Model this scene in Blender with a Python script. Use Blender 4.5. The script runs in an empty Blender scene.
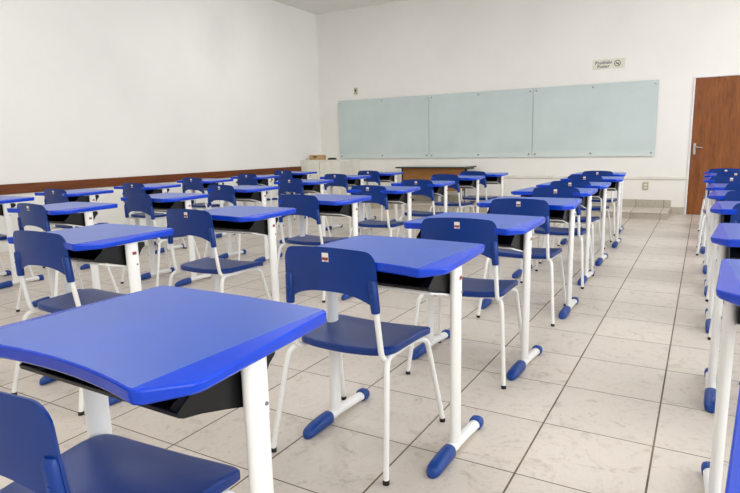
import bpy, bmesh, math, random
from mathutils import Vector, Matrix
random.seed(7)
C = bpy.context.scene.collection
PI = math.pi

# ------------------------------------------------------------------ materials
def srgb(r, g, b):
    def f(c):
        c /= 255.0
        return c / 12.92 if c <= 0.04045 else ((c + 0.055) / 1.055) ** 2.4
    return (f(r), f(g), f(b), 1.0)

class NT:
    def __init__(self, name):
        self.m = bpy.data.materials.new(name)
        self.m.use_nodes = True
        self.t = self.m.node_tree
        self.n = self.t.nodes
        self.l = self.t.links
        self.p = self.n['Principled BSDF']
    def node(self, kind, **kw):
        o = self.n.new(kind)
        for k, v in kw.items():
            setattr(o, k, v)
        return o
    def link(self, a, b):
        self.l.new(a, b)
    def math(self, op, a, b=None, c=None):
        o = self.n.new('ShaderNodeMath'); o.operation = op
        for i, v in enumerate((a, b, c)):
            if v is None: continue
            if isinstance(v, (int, float)): o.inputs[i].default_value = v
            else: self.l.new(v, o.inputs[i])
        return o.outputs[0]
    def noise(self, scale, detail=3, rough=0.5, vec=None, dist=0.0):
        o = self.n.new('ShaderNodeTexNoise')
        o.inputs['Scale'].default_value = scale
        o.inputs['Detail'].default_value = detail
        o.inputs['Roughness'].default_value = rough
        o.inputs['Distortion'].default_value = dist
        if vec is not None: self.l.new(vec, o.inputs['Vector'])
        return o.outputs['Fac']
    def ramp(self, fac, stops):
        o = self.n.new('ShaderNodeValToRGB')
        while len(o.color_ramp.elements) < len(stops): o.color_ramp.elements.new(0.5)
        for e, (pos, col) in zip(o.color_ramp.elements, stops):
            e.position = pos; e.color = col
        self.l.new(fac, o.inputs[0])
        return o.outputs[0]
    def mix(self, fac, a, b, mode='MIX'):
        o = self.n.new('ShaderNodeMix'); o.data_type = 'RGBA'; o.blend_type = mode
        for sock, v in ((o.inputs[0], fac), (o.inputs[6], a), (o.inputs[7], b)):
            if isinstance(v, (int, float)): sock.default_value = v
            elif isinstance(v, tuple): sock.default_value = v
            else: self.l.new(v, sock)
        return o.outputs[2]
    def bump(self, h, strength, dist=0.001):
        o = self.n.new('ShaderNodeBump')
        o.inputs['Strength'].default_value = strength
        o.inputs['Distance'].default_value = dist
        self.l.new(h, o.inputs['Height'])
        self.l.new(o.outputs[0], self.p.inputs['Normal'])

def plastic(name, col, rough, grain=0.0, spec=0.5, var=0.06):
    t = NT(name)
    tc = t.node('ShaderNodeTexCoord').outputs['Object']
    n = t.noise(6.0, 3, 0.5, tc)
    dark = tuple(c * (1 - var) for c in col[:3]) + (1,)
    lite = tuple(min(1, c * (1 + var)) for c in col[:3]) + (1,)
    t.link(t.ramp(n, [(0.35, dark), (0.65, lite)]), t.p.inputs['Base Color'])
    t.p.inputs['Roughness'].default_value = rough
    t.p.inputs['Specular IOR Level'].default_value = spec
    if grain: t.bump(t.noise(900.0, 2, 0.5, tc), grain, 0.0004)
    return t.m

M = {}
M['desk_blue'] = plastic('desk_blue_plastic', srgb(0, 62, 200), 0.25, 0.15, 0.4)
M['desk_field'] = plastic('desk_field_blue_plastic', srgb(10, 76, 184), 0.30, 0.25, 0.9)
M['chair_blue'] = plastic('chair_blue_plastic', srgb(0, 50, 128), 0.36, 0.2, 0.4)
M['cap_blue'] = plastic('foot_cap_blue_plastic', srgb(2, 60, 140), 0.38, 0.1)
M['white_metal'] = plastic('white_painted_steel', srgb(238, 238, 236), 0.32, 0.0, 0.5, 0.01)
M['black_plastic'] = plastic('black_tray_plastic', srgb(12, 12, 14), 0.42, 0.3, 0.35)
M['black_rubber'] = plastic('black_rubber', srgb(20, 20, 20), 0.6)
M['bolt'] = plastic('bolt_steel', srgb(120, 122, 128), 0.35); 
M['sticker'] = plastic('sticker_paper', srgb(235, 228, 220), 0.5)
M['sticker_red'] = plastic('sticker_maroon_print', srgb(140, 40, 52), 0.5)
M['black_metal'] = plastic('black_painted_steel', srgb(24, 24, 26), 0.4)
M['grey_top'] = plastic('grey_green_laminate', srgb(178, 186, 176), 0.35)
M['cabinet'] = plastic('cream_painted_metal', srgb(232, 231, 220), 0.45)
M['cabinet_gap'] = plastic('cabinet_edge_grey', srgb(222, 220, 208), 0.5)
M['cardboard'] = plastic('brown_cardboard', srgb(184, 154, 112), 0.8, 0, 0.2, 0.12)
M['cardboard_dark'] = plastic('cardboard_print', srgb(96, 74, 52), 0.8)
M['steel'] = plastic('brushed_steel', srgb(190, 190, 188), 0.25)
M['steel'].node_tree.nodes['Principled BSDF'].inputs['Metallic'].default_value = 0.9
M['sign'] = plastic('sign_plate_cream', srgb(220, 217, 200), 0.5)
M['navy'] = plastic('sign_navy_ink', srgb(44, 54, 110), 0.5)
M['ink'] = plastic('sign_black_ink', srgb(34, 38, 44), 0.5)
M['outlet'] = plastic('outlet_beige_plastic', srgb(176, 172, 136), 0.45)
M['duct'] = plastic('painted_duct', srgb(222, 220, 212), 0.5)
M['white_trim'] = plastic('white_door_trim', srgb(228, 228, 232), 0.45)

def wall_mat(name, col, smudge=None):
    t = NT(name)
    tc = t.node('ShaderNodeTexCoord').outputs['Object']
    n = t.noise(0.9, 4, 0.55, tc)
    a = tuple(c * 0.955 for c in col[:3]) + (1,)
    base = t.ramp(n, [(0.3, a), (0.6, col)])
    if smudge:
        # a faint grey damp stain
        g = t.node('ShaderNodeVectorMath', operation='DISTANCE')
        t.link(tc, g.inputs[0]); g.inputs[1].default_value = smudge
        d = t.math('ADD', g.outputs['Value'], t.math('MULTIPLY', t.noise(2.2, 3, 0.6, tc), 0.8))
        f = t.ramp(d, [(0.45, (0.2, 0.2, 0.2, 1)), (1.25, (0, 0, 0, 1))])
        base = t.mix(f, base, srgb(188, 188, 186))
    t.link(base, t.p.inputs['Base Color'])
    t.p.inputs['Roughness'].default_value = 0.7
    t.bump(t.noise(35.0, 4, 0.6, tc), 0.12, 0.004)
    return t.m
M['wall'] = wall_mat('white_wall_paint', srgb(237, 235, 230))
M['wall_left'] = wall_mat('white_wall_paint_stained', srgb(240, 239, 235), (-7.10, 7.2, 3.0))
M['ceiling'] = wall_mat('white_ceiling_paint', srgb(232, 231, 226))

def tile_mat(name, c1, c2, x0, y0, w, l, riser=False):
    t = NT(name)
    geo = t.node('ShaderNodeNewGeometry').outputs['Position']
    sep = t.node('ShaderNodeSeparateXYZ'); t.link(geo, sep.inputs[0])
    X = t.math('DIVIDE', t.math('SUBTRACT', sep.outputs[0], x0), w)
    Y = t.math('DIVIDE', t.math('SUBTRACT', sep.outputs[1], y0), l)
    fx, fy = t.math('FRACT', X), t.math('FRACT', Y)
    ex = t.math('MULTIPLY', t.math('MINIMUM', fx, t.math('SUBTRACT', 1.0, fx)), w)
    ey = t.math('MULTIPLY', t.math('MINIMUM', fy, t.math('SUBTRACT', 1.0, fy)), l)
    gx = t.math('LESS_THAN', ex, 0.0034)
    gy = t.math('LESS_THAN', ey, 0.0024)
    g = gx if riser else t.math('MAXIMUM', gx, gy)
    # tone of each tile
    cell = t.node('ShaderNodeCombineXYZ')
    t.link(t.math('FLOOR', X), cell.inputs[0]); t.link(t.math('FLOOR', Y), cell.inputs[1])
    wn = t.node('ShaderNodeTexWhiteNoise', noise_dimensions='3D'); t.link(cell.outputs[0], wn.inputs['Vector'])
    off = t.node('ShaderNodeVectorMath', operation='MULTIPLY_ADD')
    t.link(wn.outputs['Color'], off.inputs[0]); off.inputs[1].default_value = (9, 9, 9); t.link(geo, off.inputs[2])
    n1 = t.noise(7.0, 6, 0.68, off.outputs[0], 1.4)
    n2 = t.noise(38.0, 4, 0.7, off.outputs[0], 0.8)
    m = t.math('ADD', t.math('MULTIPLY', n1, 0.65), t.math('MULTIPLY', n2, 0.35))
    col = t.ramp(m, [(0.36, c1), (0.47, c2), (0.53, tuple(c * 1.03 for c in c2[:3]) + (1,)), (0.66, tuple((a + b) / 2 for a, b in zip(c1, c2)))])
    tone = t.math('ADD', 0.94, t.math('MULTIPLY', wn.outputs['Value'], 0.09))
    tv = t.node('ShaderNodeCombineXYZ')
    for i in range(3): t.link(tone, tv.inputs[i])
    col = t.mix(1.0, col, tv.outputs[0], 'MULTIPLY')
    gn = t.ramp(t.noise(3.0, 3, 0.6, geo), [(0.35, srgb(88, 78, 64)), (0.7, srgb(132, 118, 98))])
    t.link(t.mix(g, col, gn), t.p.inputs['Base Color'])
    t.link(t.math('ADD', t.math('MULTIPLY', g, 0.5), t.math('ADD', 0.26, t.math('MULTIPLY', n2, 0.14))), t.p.inputs['Roughness'])
    t.p.inputs['Specular IOR Level'].default_value = 0.35
    h = t.math('SUBTRACT', t.math('MULTIPLY', n2, 0.10), g)
    t.bump(h, 0.5, 0.0015)
    return t.m
TX0, TY0, TW, TL = -0.4985, 1.7759, 0.4088, 0.4091
M['tile'] = tile_mat('beige_marbled_floor_tile', srgb(184, 173, 160), srgb(207, 198, 187), TX0, TY0, TW, TL)
M['tile_edge'] = tile_mat('grey_beige_skirting_tile', srgb(158, 150, 136), srgb(186, 178, 164), TX0, TY0, TW, TL, True)

def wood(name, c1, c2, axis='Z', scale=1.0, rough=0.35):
    t = NT(name)
    tc = t.node('ShaderNodeTexCoord').outputs['Object']
    mp = t.node('ShaderNodeMapping'); t.link(tc, mp.inputs[0])
    s = {'Z': (9, 9, 0.9), 'X': (0.9, 9, 9), 'Y': (9, 0.5, 9)}[axis]
    mp.inputs['Scale'].default_value = tuple(v * scale for v in s)
    a = t.noise(2.2, 6, 0.62, mp.outputs[0], 0.8)
    b = t.noise(9.0, 3, 0.6, mp.outputs[0], 0.2)
    m = t.math('ADD', t.math('MULTIPLY', a, 0.7), t.math('MULTIPLY', b, 0.3))
    t.link(t.ramp(m, [(0.3, c1), (0.68, c2)]), t.p.inputs['Base Color'])
    t.p.inputs['Roughness'].default_value = rough
    t.p.inputs['Specular IOR Level'].default_value = 0.3
    return t.m
M['door_wood'] = wood('varnished_brown_door', srgb(100, 54, 24), srgb(148, 90, 48), 'Z', 1.0, 0.42)
M['rail_wood'] = wood('dark_stained_rail', srgb(78, 36, 12), srgb(124, 68, 30), 'Y', 1.0, 0.4)
M['panel_wood'] = wood('brown_wood_laminate', srgb(132, 88, 44), srgb(160, 112, 62), 'X', 1.0, 0.45)

def glass_board():
    t = NT('pale_green_board_glass')
    tc = t.node('ShaderNodeTexCoord').outputs['Object']
    n = t.noise(1.4, 4, 0.6, tc)
    sep = t.node('ShaderNodeSeparateXYZ'); t.link(tc, sep.inputs[0])
    base = t.ramp(n, [(0.3, srgb(192, 205, 205)), (0.7, srgb(202, 214, 213))])
    low = t.ramp(t.math('ADD', sep.outputs[2], t.math('MULTIPLY', t.noise(1.1, 3, 0.6, tc), 0.10)), [(0.10, (0.35, 0.35, 0.35, 1)), (0.17, (0, 0, 0, 1))])
    t.link(t.mix(low, base, srgb(226, 232, 230)), t.p.inputs['Base Color'])
    t.p.inputs['Roughness'].default_value = 0.16
    t.p.inputs['Specular IOR Level'].default_value = 0.25
    return t.m
M['board'] = glass_board()

# ------------------------------------------------------------------ mesh helpers
def finish(bm, name, mat, parent=None, loc=None, smooth=35, bevel=0):
    bmesh.ops.recalc_face_normals(bm, faces=bm.faces)
    me = bpy.data.meshes.new(name)
    bm.to_mesh(me); bm.free()
    mats = mat if isinstance(mat, (list, tuple)) else [mat]
    for m in mats: me.materials.append(m)
    if smooth:
        for p in me.polygons: p.use_smooth = True
        me.set_sharp_from_angle(angle=math.radians(smooth))
    o = bpy.data.objects.new(name, me)
    C.objects.link(o)
    if parent: o.parent = parent
    if loc: o.location = loc
    if bevel:
        b = o.modifiers.new('edge', 'BEVEL'); b.width = bevel; b.segments = 2
        b.limit_method = 'ANGLE'; b.angle_limit = math.radians(40)
    return o

def box(bm, x0, x1, y0, y1, z0, z1, mi=0):
    v = [bm.verts.new((x, y, z)) for z in (z0, z1) for y in (y0, y1) for x in (x0, x1)]
    for f in ((0, 1, 3, 2), (4, 5, 7, 6), (0, 1, 5, 4), (2, 3, 7, 6), (0, 2, 6, 4), (1, 3, 7, 5)):
        bm.faces.new([v[i] for i in f]).material_index = mi

def fillet(pts, r, n=6):
    pts = [Vector(p) for p in pts]
    out = [pts[0]]
    for i in range(1, len(pts) - 1):
        a, b, c = pts[i - 1], pts[i], pts[i + 1]
        ri = min(r, (a - b).length * 0.49, (c - b).length * 0.49)
        p, q = b + (a - b).normalized() * ri, b + (c - b).normalized() * ri
        for k in range(n + 1):
            t = k / n
            out.append(p * (1 - t) ** 2 + b * 2 * t * (1 - t) + q * t * t)
    out.append(pts[-1])
    return out

def sweep(bm, pts, rx, ry=None, seg=14, up=None, scales=None, mi=0):
    """tube along pts; rx across, ry along the 'up' hint"""
    ry = ry or rx
    pts = [Vector(p) for p in pts]
    rings = []
    prev = None
    for i, p in enumerate(pts):
        t = ((pts[min(i + 1, len(pts) - 1)] - p).normalized() + (p - pts[max(i - 1, 0)]).normalized()).normalized()
        if prev is None:
            h = Vector(up) if up else (Vector((0, 1, 0)) if abs(t.y) < 0.9 else Vector((0, 0, 1)))
        else: h = prev
        v = (h - t * h.dot(t)).normalized(); u = t.cross(v); prev = v
        s = scales[i] if scales else 1.0
        rings.append([bm.verts.new(p + u * (math.cos(2 * PI * k / seg) * rx * s) + v * (math.sin(2 * PI * k / seg) * ry * s)) for k in range(seg)])
    for a, b in zip(rings, rings[1:]):
        for k in range(seg):
            bm.faces.new((a[k], a[(k + 1) % seg], b[(k + 1) % seg], b[k])).material_index = mi
    bm.faces.new(rings[0]).material_index = mi; bm.faces.new(rings[-1][::-1]).material_index = mi

def loops(bm, rings, cap0=True, cap1=True, mi=0):
    R = [[bm.verts.new(p) for p in r] for r in rings]
    n = len(R[0])
    for a, b in zip(R, R[1:]):
        for k in range(n): bm.faces.new((a[k], a[(k + 1) % n], b[(k + 1) % n], b[k])).material_index = mi
    if cap0: bm.faces.new(R[0]).material_index = mi
    if cap1: bm.faces.new(R[-1][::-1]).material_index = mi
    return R

def round_poly(pts, radii, n=5):
    out = []
    N = len(pts)
    for i in range(N):
        a, b, c = Vector(pts[i - 1]), Vector(pts[i]), Vector(pts[(i + 1) % N])
        r = radii[i] if isinstance(radii, (list, tuple)) else radii
        if r <= 0: out.append(b); continue
        p, q = b + (a - b).normalized() * min(r, (a - b).length * .5), b + (c - b).normalized() * min(r, (c - b).length * .5)
        for k in range(n + 1):
            t = k / n
            out.append(p * (1 - t) ** 2 + b * 2 * t * (1 - t) + q * t * t)
    return out

def inset(loop, d):
    N = len(loop); out = []
    for i in range(N):
        a, b, c = loop[i - 1], loop[i], loop[(i + 1) % N]
        t = (c - a)
        if t.length < 1e-9: out.append(b.copy()); continue
        t.normalize()
        out.append(b + Vector((-t.y, t.x)) * d)
    return out

def disc(bm, c, axis, r, h, seg=12, mi=0):
    a = Vector(axis).normalized(); c = Vector(c)
    sweep(bm, [c, c + a * h], r, r, seg, mi=mi)

def empty(name, label=None, cat=None, loc=(0, 0, 0), rz=0, group=None):
    o = bpy.data.objects.new(name, None); C.objects.link(o)
    o.empty_display_size = 0.1
    o.location = loc; o.rotation_euler = (0, 0, rz)
    if label: o['label'] = label; o['category'] = cat
    if group: o['group'] = group
    return o
def tag(o, label, cat, group=None):
    o['label'] = label; o['category'] = cat
    if group: o['group'] = group
    return o
def struct(o):
    o['kind'] = 'structure'; return o
def dup(root, loc, rz, label):
    r = root.copy(); C.objects.link(r); r.location = loc; r.rotation_euler = (0, 0, rz); r['label'] = label
    for ch in list(root.children):
        c = ch.copy(); C.objects.link(c); c.parent = r
        for g in list(ch.children):
            d = g.copy(); C.objects.link(d); d.parent = c
    return r

# ------------------------------------------------------------------ desk
DZ = 0.7484            # top surface of the desk
def make_tabletop(parent):
    hn, hc, hf = 0.272, 0.328, 0.291
    yn, yc, yf = -0.509, -0.418, 0.006
    pts = []; rad = []
    # counter-clockwise from near left: near edge (concave), right, far (convex), left
    NN = 11
    for i in range(NN):
        t = i / (NN - 1)
        pts.append((-hn + 2 * hn * t, yn + 0.030 * (1 - (2 * t - 1) ** 2))); rad.append(0.022 if i in (0, NN - 1) else 0)
    pts.append((hc, yc)); rad.append(0.020)
    for i in range(NN):
        t = i / (NN - 1)
        pts.append((hf - 2 * hf * t, yf + 0.013 * (1 - (2 * t - 1) ** 2) - 0.004)); rad.append(0.018 if i in (0, NN - 1) else 0)
    pts.append((-hc, yc)); rad.append(0.020)
    lp = round_poly(pts, rad, 5)
    # the flat middle field ends on the line near corner - far corner; outside it the border slopes down
    def drop(p):
        x = abs(p.x)
        xl = hn - 0.006 + (hf - 0.012 - hn + 0.006) * (p.y - yn) / (yf - yn)
        return -0.16 * max(0.0, x - xl)
    L0, L1 = inset(lp, 0.0035), inset(lp, 0.0008)
    T = 0.031
    bm = bmesh.new()
    rings = [[(p.x, p.y, DZ + drop(p)) for p in L0],
             [(p.x, p.y, DZ - 0.0018 + drop(p)) for p in L1],
             [(p.x, p.y, DZ - 0.005 + drop(p)) for p in lp],
             [(p.x, p.y, DZ - T + 0.005) for p in inset(lp, 0.002)],
             [(p.x, p.y, DZ - T) for p in inset(lp, 0.006)]]
    R = loops(bm, rings, cap0=False, cap1=True)
    # top: crease vertices at both ends of each side
    top = R[0]
    def flat(v): return DZ - v.co.z < 0.0004
    n = len(top)
    right = [v for v in top if v.co.x > 0 and not flat(v)]
    left = [v for v in top if v.co.x < 0 and not flat(v)]
    mid = [v for v in top if flat(v)]
    def side(vs):
        i = [top.index(v) for v in vs]
        run = sorted(i)
        # handle wrap
        if run[-1] - run[0] > n / 2:
            k = max(range(len(run) - 1), key=lambda j: run[j + 1] - run[j])
            run = run[k + 1:] + run[:k + 1]
        a, b = top[(run[0] - 1) % n], top[(run[-1] + 1) % n]
        bm.faces.new([a] + [top[j] for j in run] + [b])
    side(right); side(left)
    bm.faces.new(mid).material_index = 1
    return finish(bm, 'tabletop', [M['desk_blue'], M['desk_field']], parent, smooth=8)

def make_desk():
    root = empty('school_desk')
    make_tabletop(root)
    px, py = 0.274, -0.236
    for s in (-1, 1):
        # outer sleeve fixed under the top, inner column standing in the foot
        bm = bmesh.new()
        sweep(bm, [(s * px, py, 0.585), (s * px, py, DZ - 0.029)], 0.0185, 0.0320, 20, up=(0, 1, 0))
        sweep(bm, [(s * px, py, 0.034), (s * px, py, 0.60)], 0.0172, 0.0308, 20, up=(0, 1, 0))
        post = finish(bm, 'post', M['white_metal'], root)
        for bz in (0.612,):
            bm = bmesh.new()
            disc(bm, (s * (px + 0.0168), py + 0.010, bz), (s, 0, 0), 0.0042, 0.004)
            finish(bm, 'bolt', M['bolt'], post)
        bm = bmesh.new()
        x = s * (px + 0.0187)
        box(bm, min(x, x - s * 0.001), max(x, x - s * 0.001), py - 0.012, py + 0.012, 0.655, 0.680, 0)
        x2 = s * (px + 0.0192)
        box(bm, min(x2, x), max(x2, x), py - 0.010, py + 0.010, 0.659, 0.672, 1)
        finish(bm, 'sticker', [M['sticker'], M['sticker_red']], post, smooth=0)
        # foot: arched oval tube lying front to back
        bm = bmesh.new()
        path = [(s * px, -0.325, 0.025), (s * px, -0.28, 0.029), (s * px, -0.22, 0.031), (s * px, -0.12, 0.028), (s * px, -0.040, 0.023)]
        sweep(bm, path, 0.0215, 0.019, 18, up=(0, 0, 1))
        foot = finish(bm, 'foot', M['white_metal'], root)
        # blue caps: flat-bottomed boot in front, short hooked cap behind
        def cap(stations):
            bm = bmesh.new(); rings = []
            for (y, w_, h) in stations:
                r_ = []
                for k in range(16):
                    a = 2 * PI * k / 16
                    cx_, cz_ = math.cos(a), math.sin(a)
                    sx = math.copysign(abs(cx_) ** 0.8, cx_) * w_
                    r_.append((s * px + sx, y, max(0.0008, h * 0.5 + math.copysign(abs(cz_) ** 0.75, cz_) * h * 0.5)))
                rings.append(r_)
            loops(bm, rings)
            return finish(bm, 'foot_cap', M['cap_blue'], foot, smooth=50)
        cap([(-0.285, 0.0245, 0.052), (-0.287, 0.0255, 0.0535), (-0.315, 0.0262, 0.053), (-0.355, 0.0270, 0.050), (-0.395, 0.0275, 0.044), (-0.417, 0.0262, 0.038), (-0.431, 0.022, 0.030), (-0.439, 0.014, 0.018), (-0.441, 0.006, 0.010)])
        cap([(-0.052, 0.0240, 0.048), (-0.050, 0.0250, 0.0500), (-0.035, 0.0262, 0.0510), (-0.022, 0.0262, 0.0500), (-0.012, 0.0235, 0.045), (-0.006, 0.015, 0.034)])
        # welded plate under the top
        bm = bmesh.new()
        box(bm, s * px - 0.016, s * px + 0.016, -0.32, -0.16, DZ - 0.036, DZ - 0.0305)
        finish(bm, 'mounting_plate', M['white_metal'], root, smooth=0)
    # thin steel rod carrying the front lip of the tray
    bm = bmesh.new()
    sweep(bm, [(-px + 0.012, -0.225, 0.596), (-0.250, -0.300, 0.616), (-0.250, -0.385, 0.6375), (-0.240, -0.392, 0.6395), (0.240, -0.392, 0.6395), (0.250, -0.385, 0.6375), (0.250, -0.300, 0.616), (px - 0.012, -0.225, 0.596)], 0.0036, seg=8)
    finish(bm, 'tray_rod', M['white_metal'], root)
    # black book tray: floor, back, ribbed front corners and end cheeks
    bm = bmesh.new()
    x = 0.2545
    def shell(prof, t=0.004):
        # prof: (y,z) chain swept along X with thickness
        a = [Vector(p) for p in prof]
        up = []
        for i, p in enumerate(a):
            d = (a[min(i + 1, len(a) - 1)] - a[max(i - 1, 0)]).normalized()
            up.append(p + Vector((-d.y, d.x)) * t)
        ring = a + up[::-1]
        loops(bm, [[(-x, p.x, p.y) for p in ring], [(x, p.x, p.y) for p in ring]])
    low = [(-0.413, 0.662), (-0.411, 0.653), (-0.400, 0.6475), (-0.36, 0.6395), (-0.30, 0.622), (-0.24, 0.603), (-0.212, 0.607), (-0.188, 0.640), (-0.17, 0.670), (-0.150, 0.686)]
    shell(low)
    for s in (-1, 1):
        pr = low + [(-0.150, 0.703), (-0.19, DZ - 0.034), (-0.36, DZ - 0.034), (-0.375, 0.690)]
        xs = sorted((s * x, s * (x - 0.005)))
        loops(bm, [[(xs[0], a, b) for a, b in pr], [(xs[1], a, b) for a, b in pr]])
        # moulded star-like rib in the front corner
        loops(bm, [[(s * (x - 0.004), a, b) for a, b in [(-0.395, 0.650), (-0.31, 0.632), (-0.33, 0.700), (-0.36, 0.705)]], [(s * (x - 0.050), a, b) for a, b in [(-0.39, 0.651), (-0.35, 0.642), (-0.36, 0.655), (-0.38, 0.658)]]])
    loops(bm, [[(-x, a, b) for a, b in [(-0.155, 0.690), (-0.150, 0.690), (-0.150, 0.702), (-0.155, 0.702)]], [(x, a, b) for a, b in [(-0.155, 0.690), (-0.150, 0.690), (-0.150, 0.702), (-0.155, 0.702)]]])
    loops(bm, [[(-x, a, b) for a, b in [(-0.165, 0.686), (-0.160, 0.686), (-0.160, DZ - 0.034), (-0.165, DZ - 0.034)]], [(x, a, b) for a, b in [(-0.165, 0.686), (-0.160, 0.686), (-0.160, DZ - 0.034), (-0.165, DZ - 0.034)]]])
    finish(bm, 'book_tray', M['black_plastic'], root, smooth=30)
    return root

# ------------------------------------------------------------------ chair
def back_y(u, z):        # rear surface of the curved backrest
    return 0.052 - 0.045 * (z - 0.60) + 0.018 * u * u
def make_chair():
    root = empty('school_chair')
    # backrest
    bm = bmesh.new()
    NU, NV = 27, 7
    us = [math.sin(PI / 2 * (-1 + 2 * i / (NU - 1))) for i in range(NU)]
    def zb(u):
        return 0.636 - 0.060 * abs(u) ** 2.8
    def zt(u):
        t = max(0, (abs(u) - 0.82) / 0.18)
        return 0.792 - 0.012 * u * u - 0.042 * (1 - math.sqrt(max(0, 1 - t * t)))
    def w(z): return 0.194 - 0.050 * (z - 0.59)
    th = 0.007
    outer, inner = [], []
    for j in range(NV):
        ro, ri = [], []
        for u in us:
            z = zb(u) + (zt(u) - zb(u)) * j / (NV - 1)
            y = back_y(u, z)
            ro.append(bm.verts.new((u * w(z), y, z)))
            ri.append(bm.verts.new((u * (w(z) - 0.004), y + th, z + (0.002 if j == 0 else -0.002 if j == NV - 1 else 0))))
        outer.append(ro); inner.append(ri)
    for g, fl in ((outer, 0), (inner, 1)):
        for j in range(NV - 1):
            for i in range(NU - 1):
                q = (g[j][i], g[j][i + 1], g[j + 1][i + 1], g[j + 1][i])
                bm.faces.new(q[::-1] if fl else q)
    for i in range(NU - 1):
        bm.faces.new((outer[0][i], inner[0][i], inner[0][i + 1], outer[0][i + 1]))
        bm.faces.new((outer[-1][i], outer[-1][i + 1], inner[-1][i + 1], inner[-1][i]))
    for j in range(NV - 1):
        bm.faces.new((outer[j][0], outer[j + 1][0], inner[j + 1][0], inner[j][0]))
        bm.faces.new((outer[j][-1], inner[j][-1], inner[j + 1][-1], outer[j + 1][-1]))
    # sockets that take the steel tubes
    for s in (-1, 1):
        z0, z1 = 0.573, 0.684
        sweep(bm, [(s * 0.178, back_y(0.9, z0) + 0.004, z0), (s * 0.177, back_y(0.9, z0 + 0.01) + 0.004, z0 + 0.012),
                   (s * 0.171, back_y(0.9, z1) + 0.004, z1 - 0.008), (s * 0.171, back_y(0.9, z1) + 0.006, z1)], 0.0165, 0.0155, 14, scales=[0.93, 1, 1, 0.8])
    back = finish(bm, 'backrest', M['chair_blue'], root, smooth=50)
    for s in (-1, 1):
        bm = bmesh.new()
        disc(bm, (s * 0.174, back_y(0.9, 0.637) - 0.0105, 0.637), (0, -1, 0), 0.0045, 0.003)
        finish(bm, 'rivet', M['cap_blue'], back)
    # sticker
    bm = bmesh.new()
    def plate(x0, x1, z0, z1, d, mi):
        y0, y1 = back_y(0, z0) - d, back_y(0, z1) - d
        v = [bm.verts.new(p) for p in ((x0, y0, z0), (x1, y0, z0), (x1, y1, z1), (x0, y1, z1), (x0, y0 + d, z0), (x1, y0 + d, z0), (x1, y1 + d, z1), (x0, y1 + d, z1))]
        for f in ((0, 1, 2, 3), (0, 4, 5, 1), (1, 5, 6, 2), (2, 6, 7, 3), (3, 7, 4, 0)):
            bm.faces.new([v[i] for i in f]).material_index = mi
    plate(-0.013, 0.013, 0.741, 0.772, 0.0008, 0)
    plate(-0.012, 0.012, 0.7465, 0.7560, 0.0013, 1)
    plate(-0.004, 0.008, 0.7425, 0.7445, 0.0013, 1)
    finish(bm, 'sticker', [M['sticker'], M['sticker_red']], back, smooth=0)
    # seat
    bm = bmesh.new()
    out = [(-0.150, 0.110), (0, 0.100), (0.150, 0.110), (0.200, 0.145), (0.208, 0.27), (0.222, 0.428), (0.206, 0.460), (0, 0.470), (-0.206, 0.460), (-0.222, 0.428), (-0.208, 0.27), (-0.200, 0.145)]
    lp = round_poly(out, 0.05, 4)
    def sz(x, y):
        f = max(0, (y - 0.36) / 0.11)
        r = max(0, (0.17 - y) / 0.07)
        return 0.422 - 0.016 * f * f + 0.006 * r + 0.010 * (abs(x) / 0.22) ** 2
    ctr = Vector((0, 0.28))
    rings = []
    for k, (sc, dz) in enumerate([(0.25, -0.001), (0.5, 0), (0.75, 0), (0.92, 0), (0.975, -0.0015), (1.0, -0.007), (1.0, -0.025), (0.985, -0.029), (0.93, -0.027)]):
        r = []
        for p in lp:
            q = ctr + (p - ctr) * sc
            r.append((q.x, q.y, sz(q.x, q.y) + dz))
        rings.append(r)
    rings.append([(p[0] * 0.5, ctr.y + (p[1] - ctr.y) * 0.5, 0.398) for p in rings[-1]])
    loops(bm, rings)
    finish(bm, 'seat', M['chair_blue'], root, smooth=40)
    # steel frame
    r = 0.0105
    for s in (-1, 1):
        bm = bmesh.new()
        sweep(bm, fillet([(s * 0.175, back_y(0.9, 0.63) + 0.004, 0.63), (s * 0.179, 0.080, 0.54), (s * 0.183, 0.100, 0.390), (s * 0.176, 0.25, 0.386)], 0.045, 7), r * 0.98, seg=12)
        finish(bm, 'backrest_support', M['white_metal'], root)
        xb = 0.182
        bm = bmesh.new()
        sweep(bm, fillet([(s * 0.241, 0.004, 0.012), (s * 0.207, 0.088, 0.385), (s * xb, 0.150, 0.392), (s * xb, 0.28, 0.390)], 0.05, 7), r, seg=12)
        lg = finish(bm, 'leg', M['white_metal'], root)
        bm = bmesh.new(); sweep(bm, [(s * 0.241, 0.004, 0.0), (s * 0.2403, 0.0055, 0.016)], 0.0118, seg=12)
        finish(bm, 'rubber_tip', M['black_rubber'], lg)
        bm = bmesh.new()
        sweep(bm, fillet([(s * 0.241, 0.502, 0.012), (s * 0.209, 0.420, 0.378), (s * xb, 0.365, 0.388), (s * xb, 0.27, 0.390)], 0.05, 7), r, seg=12)
        lg = finish(bm, 'leg', M['white_metal'], root)
        bm = bmesh.new(); sweep(bm, [(s * 0.241, 0.502, 0.0), (s * 0.2403, 0.5005, 0.016)], 0.0118, seg=12)
        finish(bm, 'rubber_tip', M['black_rubber'], lg)
    for y in (0.18, 0.38):
        bm = bmesh.new(); sweep(bm, [(-0.18, y, 0.388), (0.18, y, 0.388)], 0.0095, seg=10)
        finish(bm, 'seat_rail', M['white_metal'], root)
    return root

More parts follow.
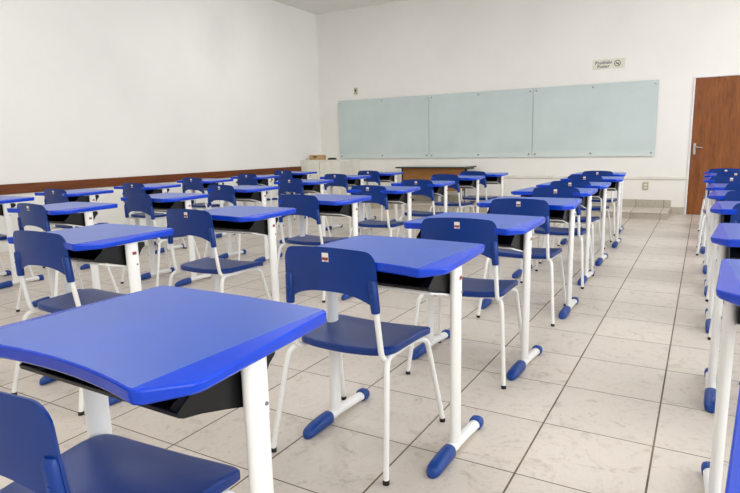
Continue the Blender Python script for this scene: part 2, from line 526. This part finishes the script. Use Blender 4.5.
# ------------------------------------------------------------------ room
XL, XR, YF, YB, HC = -7.10, 3.2, 9.972, -3.2, 3.816
bm = bmesh.new(); box(bm, XL - 0.15, XR + 0.15, YB - 0.15, YF + 0.15, -0.12, 0.0)
struct(finish(bm, 'floor', M['tile'], smooth=0))
bm = bmesh.new(); box(bm, XL - 0.15, XR + 0.15, YB - 0.15, YF + 0.15, HC, HC + 0.12)
struct(finish(bm, 'ceiling', M['ceiling'], smooth=0))
bm = bmesh.new(); box(bm, XL - 0.15, XL, YB - 0.15, YF + 0.15, 0, HC)
struct(finish(bm, 'wall_left', M['wall_left'], smooth=0))
# front wall with door opening
DX0, DX1, DH = -0.190, 0.70, 2.075
bm = bmesh.new()
box(bm, XL, DX0, YF, YF + 0.15, 0, HC); box(bm, DX1, XR, YF, YF + 0.15, 0, HC); box(bm, DX0, DX1, YF, YF + 0.15, DH, HC)
struct(finish(bm, 'wall_front', M['wall'], smooth=0))
# right wall with three windows (outside the photograph)
wins = [(-2.2, 0.6), (1.8, 4.6), (5.8, 8.6)]
bm = bmesh.new()
box(bm, XR, XR + 0.15, YB - 0.15, YF + 0.15, 0, 1.0); box(bm, XR, XR + 0.15, YB - 0.15, YF + 0.15, 3.0, HC)
ys = [YB - 0.15] + [v for w_ in wins for v in w_] + [YF + 0.15]
for a, b in zip(ys[::2], ys[1::2]): box(bm, XR, XR + 0.15, a, b, 1.0, 3.0)
struct(finish(bm, 'wall_right', M['wall'], smooth=0))
bm = bmesh.new()
box(bm, XL, XR, YB - 0.15, YB, 0, HC)
struct(finish(bm, 'wall_back', M['wall'], smooth=0))
for i, (a, b) in enumerate(wins):
    bm = bmesh.new()
    for y in (a, (a + b) / 2 - 0.02, b - 0.04): box(bm, XR + 0.04, XR + 0.09, y, y + 0.04, 1.0, 3.0)
    for z in (1.0, 2.3, 2.96): box(bm, XR + 0.04, XR + 0.09, a, b, z, z + 0.04)
    struct(finish(bm, 'window_%d' % (i + 1), M['white_metal'], smooth=0))

# door
t = empty('door_1', loc=(DX0, YF, 0)); struct(t)
bm = bmesh.new(); box(bm, 0.012, DX1 - DX0 - 0.012, -0.010, 0.03, 0.006, DH - 0.014)
leaf = finish(bm, 'door_leaf', M['door_wood'], t, smooth=0, bevel=0.002)
bm = bmesh.new()
box(bm, -0.012, 0.008, -0.014, 0.06, 0, DH + 0.012); box(bm, DX1 - DX0 - 0.008, DX1 - DX0 + 0.012, -0.014, 0.06, 0, DH + 0.012); box(bm, 0.008, DX1 - DX0 - 0.008, -0.014, 0.06, DH - 0.010, DH + 0.012)
finish(bm, 'door_frame', M['white_trim'], t, smooth=0, bevel=0.003)
bm = bmesh.new()
box(bm, 0.045, 0.080, -0.018, -0.009, 0.93, 1.10)
sweep(bm, fillet([(0.062, -0.012, 1.045), (0.062, -0.055, 1.045), (0.172, -0.055, 1.030)], 0.015, 4), 0.008, seg=10)
disc(bm, (0.062, -0.017, 0.965), (0, -1, 0), 0.012, 0.008)
finish(bm, 'door_handle', M['steel'], leaf)

# wooden rail on the left wall
bm = bmesh.new(); box(bm, XL, XL + 0.022, YB, 9.235, 0.665, 0.782)
rail = finish(bm, 'trim_1', M['rail_wood'], smooth=0, bevel=0.003); struct(rail)
# cable duct / moulding under the board
bm = bmesh.new(); box(bm, -4.6, DX0 - 0.014, YF - 0.022, YF, 0.545, 0.592)
struct(finish(bm, 'trim_2', M['duct'], smooth=0, bevel=0.006))
# tiled step
PX0, PX1, PY, PH = -5.45, -0.411, 9.195, 0.10
bm = bmesh.new()
box(bm, PX0, PX1, PY, YF, 0.0, PH - 0.012, 0)
box(bm, PX0, PX1 + 0.006, PY - 0.008, YF, PH - 0.012, PH, 1)
bm.faces.ensure_lookup_table()
step = finish(bm, 'platform', [M['tile_edge'], M['tile']], smooth=0)
step['kind'] = 'structure'
bm = bmesh.new(); box(bm, PX0, PX1 + 0.012, YF - 0.012, YF, PH, PH + 0.120)
struct(finish(bm, 'baseboard_front', M['tile_edge'], smooth=0))
bm = bmesh.new(); box(bm, PX1 + 0.013, DX0 - 0.013, YF - 0.012, YF, 0, 0.115)
struct(finish(bm, 'baseboard_right', M['tile_edge'], smooth=0))

# glass writing board: three panels
bx = [-6.615, -4.577, -2.615, -0.672]
for i in range(3):
    lab = ['pale green glass board panel nearest the cabinets', 'middle pale green glass board panel between the other two', 'pale green glass board panel nearest the door'][i]
    x0, x1, z0, z1 = bx[i] + 0.004, bx[i + 1] - 0.004, 0.912, 2.075
    t = empty('glass_board', lab, 'board', (x0, YF - 0.028, z0), 0, 'glass writing board panels on the front wall')
    bm = bmesh.new(); box(bm, 0, x1 - x0, 0, 0.008, 0, z1 - z0)
    g = finish(bm, 'glass_panel', M['board'], t, smooth=0)
    W_ = x1 - x0
    for (px, pz) in ((0.05, 0.05), (W_ / 2, 0.05), (W_ - 0.05, 0.05), (0.05, z1 - z0 - 0.05), (W_ / 2, z1 - z0 - 0.05), (W_ - 0.05, z1 - z0 - 0.05)):
        bm = bmesh.new()
        disc(bm, (px, 0.028, pz), (0, -1, 0), 0.010, 0.032); disc(bm, (px, 0.0, pz), (0, -1, 0), 0.017, 0.006)
        finish(bm, 'mounting_stud', M['steel'], t)

# sign
t = empty('wall_sign', 'small cream sign with dark words and a no-smoking symbol, above the board', 'sign', (-1.668, YF, 2.296))
SW, SH = 0.487, 0.152
bm = bmesh.new(); box(bm, 0, SW, -0.005, 0, 0, SH)
finish(bm, 'sign_plate', M['sign'], t, smooth=0)
for txt, x, z, s in (('Proibido', 0.150, 0.080, 0.066), ('Fumar', 0.150, 0.022, 0.066)):
    cu = bpy.data.curves.new('lettering', 'FONT'); cu.body = txt; cu.size = s; cu.shear = 0.15; cu.offset = 0.0012
    cu.align_x = 'CENTER'; cu.extrude = 0.0005; cu.space_character = 1.12
    cu.materials.append(M['navy'])
    o = bpy.data.objects.new('lettering', cu); C.objects.link(o)
    me = bpy.data.meshes.new_from_object(o.evaluated_get(bpy.context.evaluated_depsgraph_get())); bpy.data.objects.remove(o)
    o = bpy.data.objects.new('lettering', me); C.objects.link(o)
    o.parent = t; o.location = (x + 0.01, -0.0062, z); o.rotation_euler = (PI / 2, 0, 0)
bm = bmesh.new()
cx, cz, R = 0.372, 0.078, 0.048
N = 28
rr = []
for k in range(N):
    a = 2 * PI * k / N
    rr.append([(cx + math.cos(a) * q, y, cz + math.sin(a) * q) for q, y in ((R, -0.005), (R, -0.007), (R - 0.009, -0.007), (R - 0.009, -0.005))])
R_ = [[bm.verts.new(p) for p in r_] for r_ in rr]
for k in range(N):
    a, b = R_[k], R_[(k + 1) % N]
    for j in range(3): bm.faces.new((a[j], a[j + 1], b[j + 1], b[j]))
def bar(x0, z0, x1, z1, w_, y=-0.0072):
    d = Vector((x1 - x0, z1 - z0)).normalized() * w_ / 2; nrm = Vector((-d.y, d.x))
    p = [(x0 + nrm.x, z0 + nrm.y), (x1 + nrm.x, z1 + nrm.y), (x1 - nrm.x, z1 - nrm.y), (x0 - nrm.x, z0 - nrm.y)]
    loops(bm, [[(a, -0.005, b) for a, b in p], [(a, y, b) for a, b in p]])
bar(cx - 0.028, cz + 0.030, cx + 0.028, cz - 0.030, 0.008)
bar(cx - 0.026, cz - 0.006, cx + 0.012, cz - 0.006, 0.011, -0.0068)
bar(cx + 0.015, cz - 0.006, cx + 0.024, cz - 0.006, 0.011, -0.0068)
bar(cx + 0.012, cz + 0.002, cx + 0.020, cz + 0.020, 0.004, -0.0068)
finish(bm, 'no_smoking_symbol', M['ink'], t, smooth=0)

# electrical box high on wall
t = empty('wall_outlet', 'small grey-green socket box with a dark hole, above the left end of the board', 'outlet', (-6.19, YF, 2.185))
bm = bmesh.new(); box(bm, -0.036, 0.036, -0.02, 0, 0, 0.125)
pl = finish(bm, 'outlet_plate', M['outlet'], t, smooth=0, bevel=0.006)
bm = bmesh.new(); box(bm, -0.016, 0.016, -0.024, -0.018, 0.052, 0.092)
finish(bm, 'socket_hole', M['black_plastic'], pl, smooth=0, bevel=0.003)
t = empty('wall_outlet', 'beige double socket plate low on the wall left of the door', 'outlet', (-0.780, YF, 0.375))
bm = bmesh.new(); box(bm, -0.043, 0.043, -0.012, 0, 0, 0.125)
pl = finish(bm, 'outlet_plate', M['outlet'], t, smooth=0, bevel=0.006)
for z in (0.035, 0.082):
    bm = bmesh.new(); box(bm, -0.024, 0.024, -0.015, -0.011, z - 0.014, z + 0.014)
    s_ = finish(bm, 'socket', M['cabinet_gap'], pl, smooth=0, bevel=0.003)

# cabinets in the corner
def cabinet(x0, x1, label):
    w_, d, h = x1 - x0, YF - 9.25, 0.905
    t = empty('storage_cabinet', label, 'cabinet', (x0, 9.25, 0), 0, 'low cream cabinets in the corner')
    bm = bmesh.new(); box(bm, 0.001, w_ - 0.001, 0.018, d - 0.005, 0.05, h - 0.02); box(bm, 0.02, w_ - 0.02, 0.04, d - 0.03, 0, 0.05)
    finish(bm, 'cabinet_body', M['cabinet_gap'], t, smooth=0)
    bm = bmesh.new(); box(bm, 0.0005, w_ - 0.0005, 0, d - 0.002, h - 0.02, h)
    finish(bm, 'cabinet_top', M['cabinet'], t, smooth=0, bevel=0.003)
    bm = bmesh.new(); box(bm, 0.006, w_ - 0.006, 0.0, 0.017, 0.055, h - 0.026)
    dr = finish(bm, 'door', M['cabinet'], t, smooth=0, bevel=0.002)
    bm = bmesh.new(); sweep(bm, fillet([(w_ - 0.05, 0, 0.60), (w_ - 0.05, -0.02, 0.60), (w_ - 0.05, -0.02, 0.50), (w_ - 0.05, 0, 0.50)], 0.008, 3), 0.004, seg=8)
    finish(bm, 'handle', M['steel'], dr)
cabinet(-7.095, -6.640, 'low cream cabinet against the left wall with a cardboard box on it')
cabinet(-6.638, -6.155, 'low cream cabinet on the board side with a small black case on it')
bm = bmesh.new()
box(bm, -0.135, 0.135, -0.10, 0.10, 0, 0.095)
cb = finish(bm, 'cardboard_box', M['cardboard'], loc=(-6.830, 9.47, 0.905), smooth=0, bevel=0.003)
tag(cb, 'small brown cardboard box lying on the cream corner cabinet', 'box')
bm = bmesh.new()
box(bm, -0.055, 0.055, -0.1025, -0.100, 0.055, 0.075); box(bm, -0.02, 0.02, -0.1025, -0.1, 0.03, 0.05)
finish(bm, 'printed_mark', M['cardboard_dark'], cb, smooth=0)
bm = bmesh.new()
lp = round_poly([(-0.085, -0.05), (0.085, -0.05), (0.085, 0.05), (-0.085, 0.05)], 0.03, 4)
loops(bm, [[(p.x, p.y, 0) for p in lp], [(p.x, p.y, 0.018) for p in lp], [(p.x * .9, p.y * .85, 0.032) for p in lp], [(p.x * .6, p.y * .5, 0.038) for p in lp]])
cs = finish(bm, 'black_case', M['black_plastic'], loc=(-6.46, 9.44, 0.905))
tag(cs, 'small flat black case lying on the cream cabinet beside the board', 'case')

# teacher's desk
t = empty('teacher_desk', 'long brown teacher desk with grey top and black legs below the board', 'desk', (-4.285, 9.30, PH))
TWd, TD, TH = 1.345, 0.60, 0.668
bm = bmesh.new(); box(bm, -TWd / 2, TWd / 2, 0, TD, TH - 0.022, TH)
tp = finish(bm, 'desktop', M['grey_top'], t, smooth=0, bevel=0.002)
bm = bmesh.new()
box(bm, -TWd / 2 - 0.004, TWd / 2 + 0.004, -0.004, 0.0, TH - 0.026, TH - 0.002); box(bm, -TWd / 2 - 0.004, TWd / 2 + 0.004, TD, TD + 0.004, TH - 0.026, TH - 0.002)
box(bm, -TWd / 2 - 0.004, -TWd / 2, 0, TD, TH - 0.026, TH - 0.002); box(bm, TWd / 2, TWd / 2 + 0.004, 0, TD, TH - 0.026, TH - 0.002)
finish(bm, 'edge_band', M['black_metal'], tp, smooth=0)
bm = bmesh.new(); box(bm, -TWd / 2 + 0.10, TWd / 2 - 0.03, 0.10, 0.118, 0.24, TH - 0.023)
finish(bm, 'modesty_panel', M['panel_wood'], t, smooth=0)
for s, xx in ((-1, -TWd / 2 + 0.085), (1, TWd / 2 - 0.018)):
    bm = bmesh.new(); box(bm, xx - 0.018, xx + 0.018, 0.10, 0.15, 0.03, TH - 0.022)
    box(bm, xx - 0.018, xx + 0.018, 0.10, 0.50, TH - 0.05, TH - 0.023)
    finish(bm, 'leg', M['black_metal'], t, smooth=0, bevel=0.002)
    bm = bmesh.new(); box(bm, xx - 0.022, xx + 0.022, 0.02, 0.54, 0.012, 0.04); box(bm, xx - 0.02, xx + 0.02, 0.03, 0.07, 0, 0.012); box(bm, xx - 0.02, xx + 0.02, 0.50, 0.54, 0, 0.012)
    finish(bm, 'foot', M['black_metal'], t, smooth=0, bevel=0.003)

# ------------------------------------------------------------------ desks and chairs set out
R_ = math.radians
# column -> (far edge centre x, far edge y, rot deg) from the board-less end to the board
COLS = {
 'first': dict(desk=[(-1.034, 1.052, -0.8), (-1.000, 2.064, -2.2), (-0.989, 2.993, -3.7), (-1.005, 4.079, -0.5), (-1.050, 5.064, -2.9), (-1.056, 5.890, -1.7), (-1.059, 6.925, -0.2), (-1.149, 7.922, 0.0)],
    chair=[(-1.036, 0.388, 4.5), (-1.104, 1.506, 1.0), (-0.984, 2.409, 5.2), (-0.994, 3.453, 3.0), (-1.002, 4.504, 0.3), (-1.059, 5.345, -0.0), (-1.111, 6.376, 0.0), (-1.134, 7.377, -0.0)]),
 'second': dict(desk=[(-2.525, 1.905, 0.0), (-2.535, 2.890, 0.2), (-2.545, 3.864, -0.3), (-2.610, 4.880, 2.5), (-2.622, 5.791, 0.0), (-2.663, 6.889, -0.0), (-2.618, 7.726, -0.0)],
    chair=[(-2.535, 1.345, 2.5), (-2.615, 2.255, 0.7), (-2.630, 3.309, 0.7), (-2.630, 4.345, 1.8), (-2.586, 5.246, 0.1), (-2.734, 6.328, -3.0), (-2.692, 7.181, -2.4)]),
 'third': dict(desk=[(-4.055, 2.700, 2.0), (-4.060, 3.610, 1.0), (-4.105, 4.620, 0.8), (-4.175, 5.735, -0.0), (-4.272, 6.800, 0.0), (-4.281, 7.789, 0.0)],
    chair=[(-4.035, 2.150, -2.5), (-4.110, 3.055, -3.3), (-4.180, 4.070, -1.2), (-4.197, 5.190, -0.7), (-4.281, 6.255, -1.3), (-4.344, 7.224, 0.1)]),
 'fourth': dict(desk=[(-5.422, 2.868, 1.6), (-5.522, 3.724, 0.7), (-5.550, 4.612, 1.3), (-5.748, 5.673, 0.0), (-5.712, 6.604, 0.0), (-5.913, 7.802, 0.0)],
    chair=[(-5.430, 2.300, 0.0), (-5.461, 3.179, -0.0), (-5.484, 4.067, -0.0), (-5.735, 5.128, -0.0), (-5.657, 6.059, -0.0), (-5.968, 7.233, 0.0)]),
 'aisle': dict(desk=[(0.371, 1.060, 0.0), (0.364, 2.097, 2.1), (0.375, 3.020, -0.1), (0.379, 4.154, 0.2), (0.374, 5.069, -0.0), (0.362, 5.892, 0.0), (0.337, 6.914, 0.1), (0.345, 7.839, 0.0), (0.352, 8.684, 0.0)],
    chair=[None, None, (0.470, 2.460, 0.0), (0.345, 3.600, 0.0), (0.335, 4.500, 0.0), (0.360, 5.330, 0.0), (0.253, 6.357, 0.0), (0.325, 7.272, -0.0), (0.256, 8.124, 0.0)]),
}
colname = {'first': 'first column left of the aisle', 'second': 'second column left of the aisle', 'third': 'third column left of the aisle',
           'fourth': 'column along the wooden wall rail', 'aisle': 'column right of the aisle'}
ordn = ['nearest the camera', 'second from the camera', 'third from the camera', 'fourth from the camera', 'fifth from the camera', 'sixth from the camera', 'seventh from the camera', 'eighth from the camera', 'nearest the board']
NOSTICK = {('second', 0), ('second', 2), ('second', 5), ('second', 6), ('third', 1)}
def order(i, n):
    return 'nearest the board' if i == n - 1 else ordn[i]
desk0 = make_desk(); chair0 = make_chair()
used = [False, False]
BIGD = {('first', 0): 'large foreground blue desk filling the lower left of the photo', }
BIGC = {('first', 0): 'blue chair cut off by the lower left corner, at the foreground desk'}
SX = {'second': 0.93, 'third': 0.92, 'fourth': 0.92}    # same desks, squeezed in width so their left ends stay behind the chairs
for cn, d in COLS.items():
    n = len(d['desk'])
    for i, (x, y, a) in enumerate(d['desk']):
        lab = BIGD.get((cn, i), 'blue-topped school desk %s, %s' % (order(i, n), colname[cn]))
        if not used[0]:
            o = desk0; used[0] = True
            o.location = (x, y, 0); o.rotation_euler = (0, 0, R_(a)); o['label'] = lab; o['category'] = 'desk'; o['group'] = 'blue school desks in rows'
        else: o = dup(desk0, (x, y, 0), R_(a), lab)
        if cn in SX: o.scale = (SX[cn], 1, 1)
    for i, c in enumerate(d['chair']):
        if c is None: continue
        x, y, a = c
        lab = BIGC.get((cn, i), 'blue chair at desk %s, %s' % (order(i, n), colname[cn]))
        if not used[1]:
            o = chair0; used[1] = True
            o.location = (x, y, 0); o.rotation_euler = (0, 0, R_(a)); o['label'] = lab; o['category'] = 'chair'; o['group'] = 'blue school chairs in rows'
        else: o = dup(chair0, (x, y, 0), R_(a), lab)
        if (cn, i) in NOSTICK:
            for ch in o.children:
                for g in list(ch.children):
                    if g.name.startswith('sticker'): bpy.data.objects.remove(g)

for ch in chair0.children:
    if ch.name.startswith('backrest'): ch.location = (-0.006, -0.004, -0.012 if 'support' in ch.name else -0.040)
for ch in desk0.children:          # the foreground desk carries no post stickers
    for g in list(ch.children):
        if g.name.startswith('sticker'): bpy.data.objects.remove(g)

for ch in list(desk0.children):
    if ch.name.startswith('tray_rod'): bpy.data.objects.remove(ch)

# ------------------------------------------------------------------ light
w = bpy.data.worlds.new('world'); bpy.context.scene.world = w; w.use_nodes = True
bg = w.node_tree.nodes['Background']; bg.inputs[0].default_value = (0.86, 0.93, 1.0, 1); bg.inputs[1].default_value = 1.0
def area(name, loc, rot, sx, sy, power, col=(1, 1, 1)):
    l = bpy.data.lights.new(name, 'AREA'); l.shape = 'RECTANGLE'; l.size = sx; l.size_y = sy; l.energy = power; l.color = col
    o = bpy.data.objects.new(name, l); C.objects.link(o); o.location = loc; o.rotation_euler = rot
    return o
for i, (a, b) in enumerate(wins):
    area('window_light', (XR + 0.20, (a + b) / 2, 2.0), (0, PI / 2, 0), 1.95, b - a, 95, (0.95, 0.98, 1.0))
# area lights added under the ceiling to light the closed room, no real fixtures
for x in (-5.0, -1.2, 1.8):
    for y in (-1.0, 3.0, 7.0):
        area('ceiling_fill', (x, y, HC - 0.05), (0, 0, 0), 1.3, 1.3, 28, (1.0, 0.985, 0.965))

# ------------------------------------------------------------------ camera
cam = bpy.data.cameras.new('camera'); co = bpy.data.objects.new('camera', cam); C.objects.link(co)
cam.sensor_width = 36; cam.lens = 565.767 / 740 * 36; cam.clip_start = 0.02
cam.shift_x = -0.02369; cam.shift_y = 0.00206
fw = Vector((-0.47785041, 0.86090444, -0.17464974)); rt = Vector((0.87579236, 0.48232690, -0.01866805)); up = Vector((-0.06816686, 0.16187744, 0.98445364))
m = Matrix((rt, up, -fw)).transposed().to_4x4(); m.translation = Vector((0, 0, 1.12))
co.matrix_world = m
bpy.context.scene.camera = co
sc = bpy.context.scene
sc.view_settings.view_transform = 'Standard'
sc.view_settings.exposure = 0.0
sc.cycles.max_bounces = 10
sc.cycles.diffuse_bounces = 6
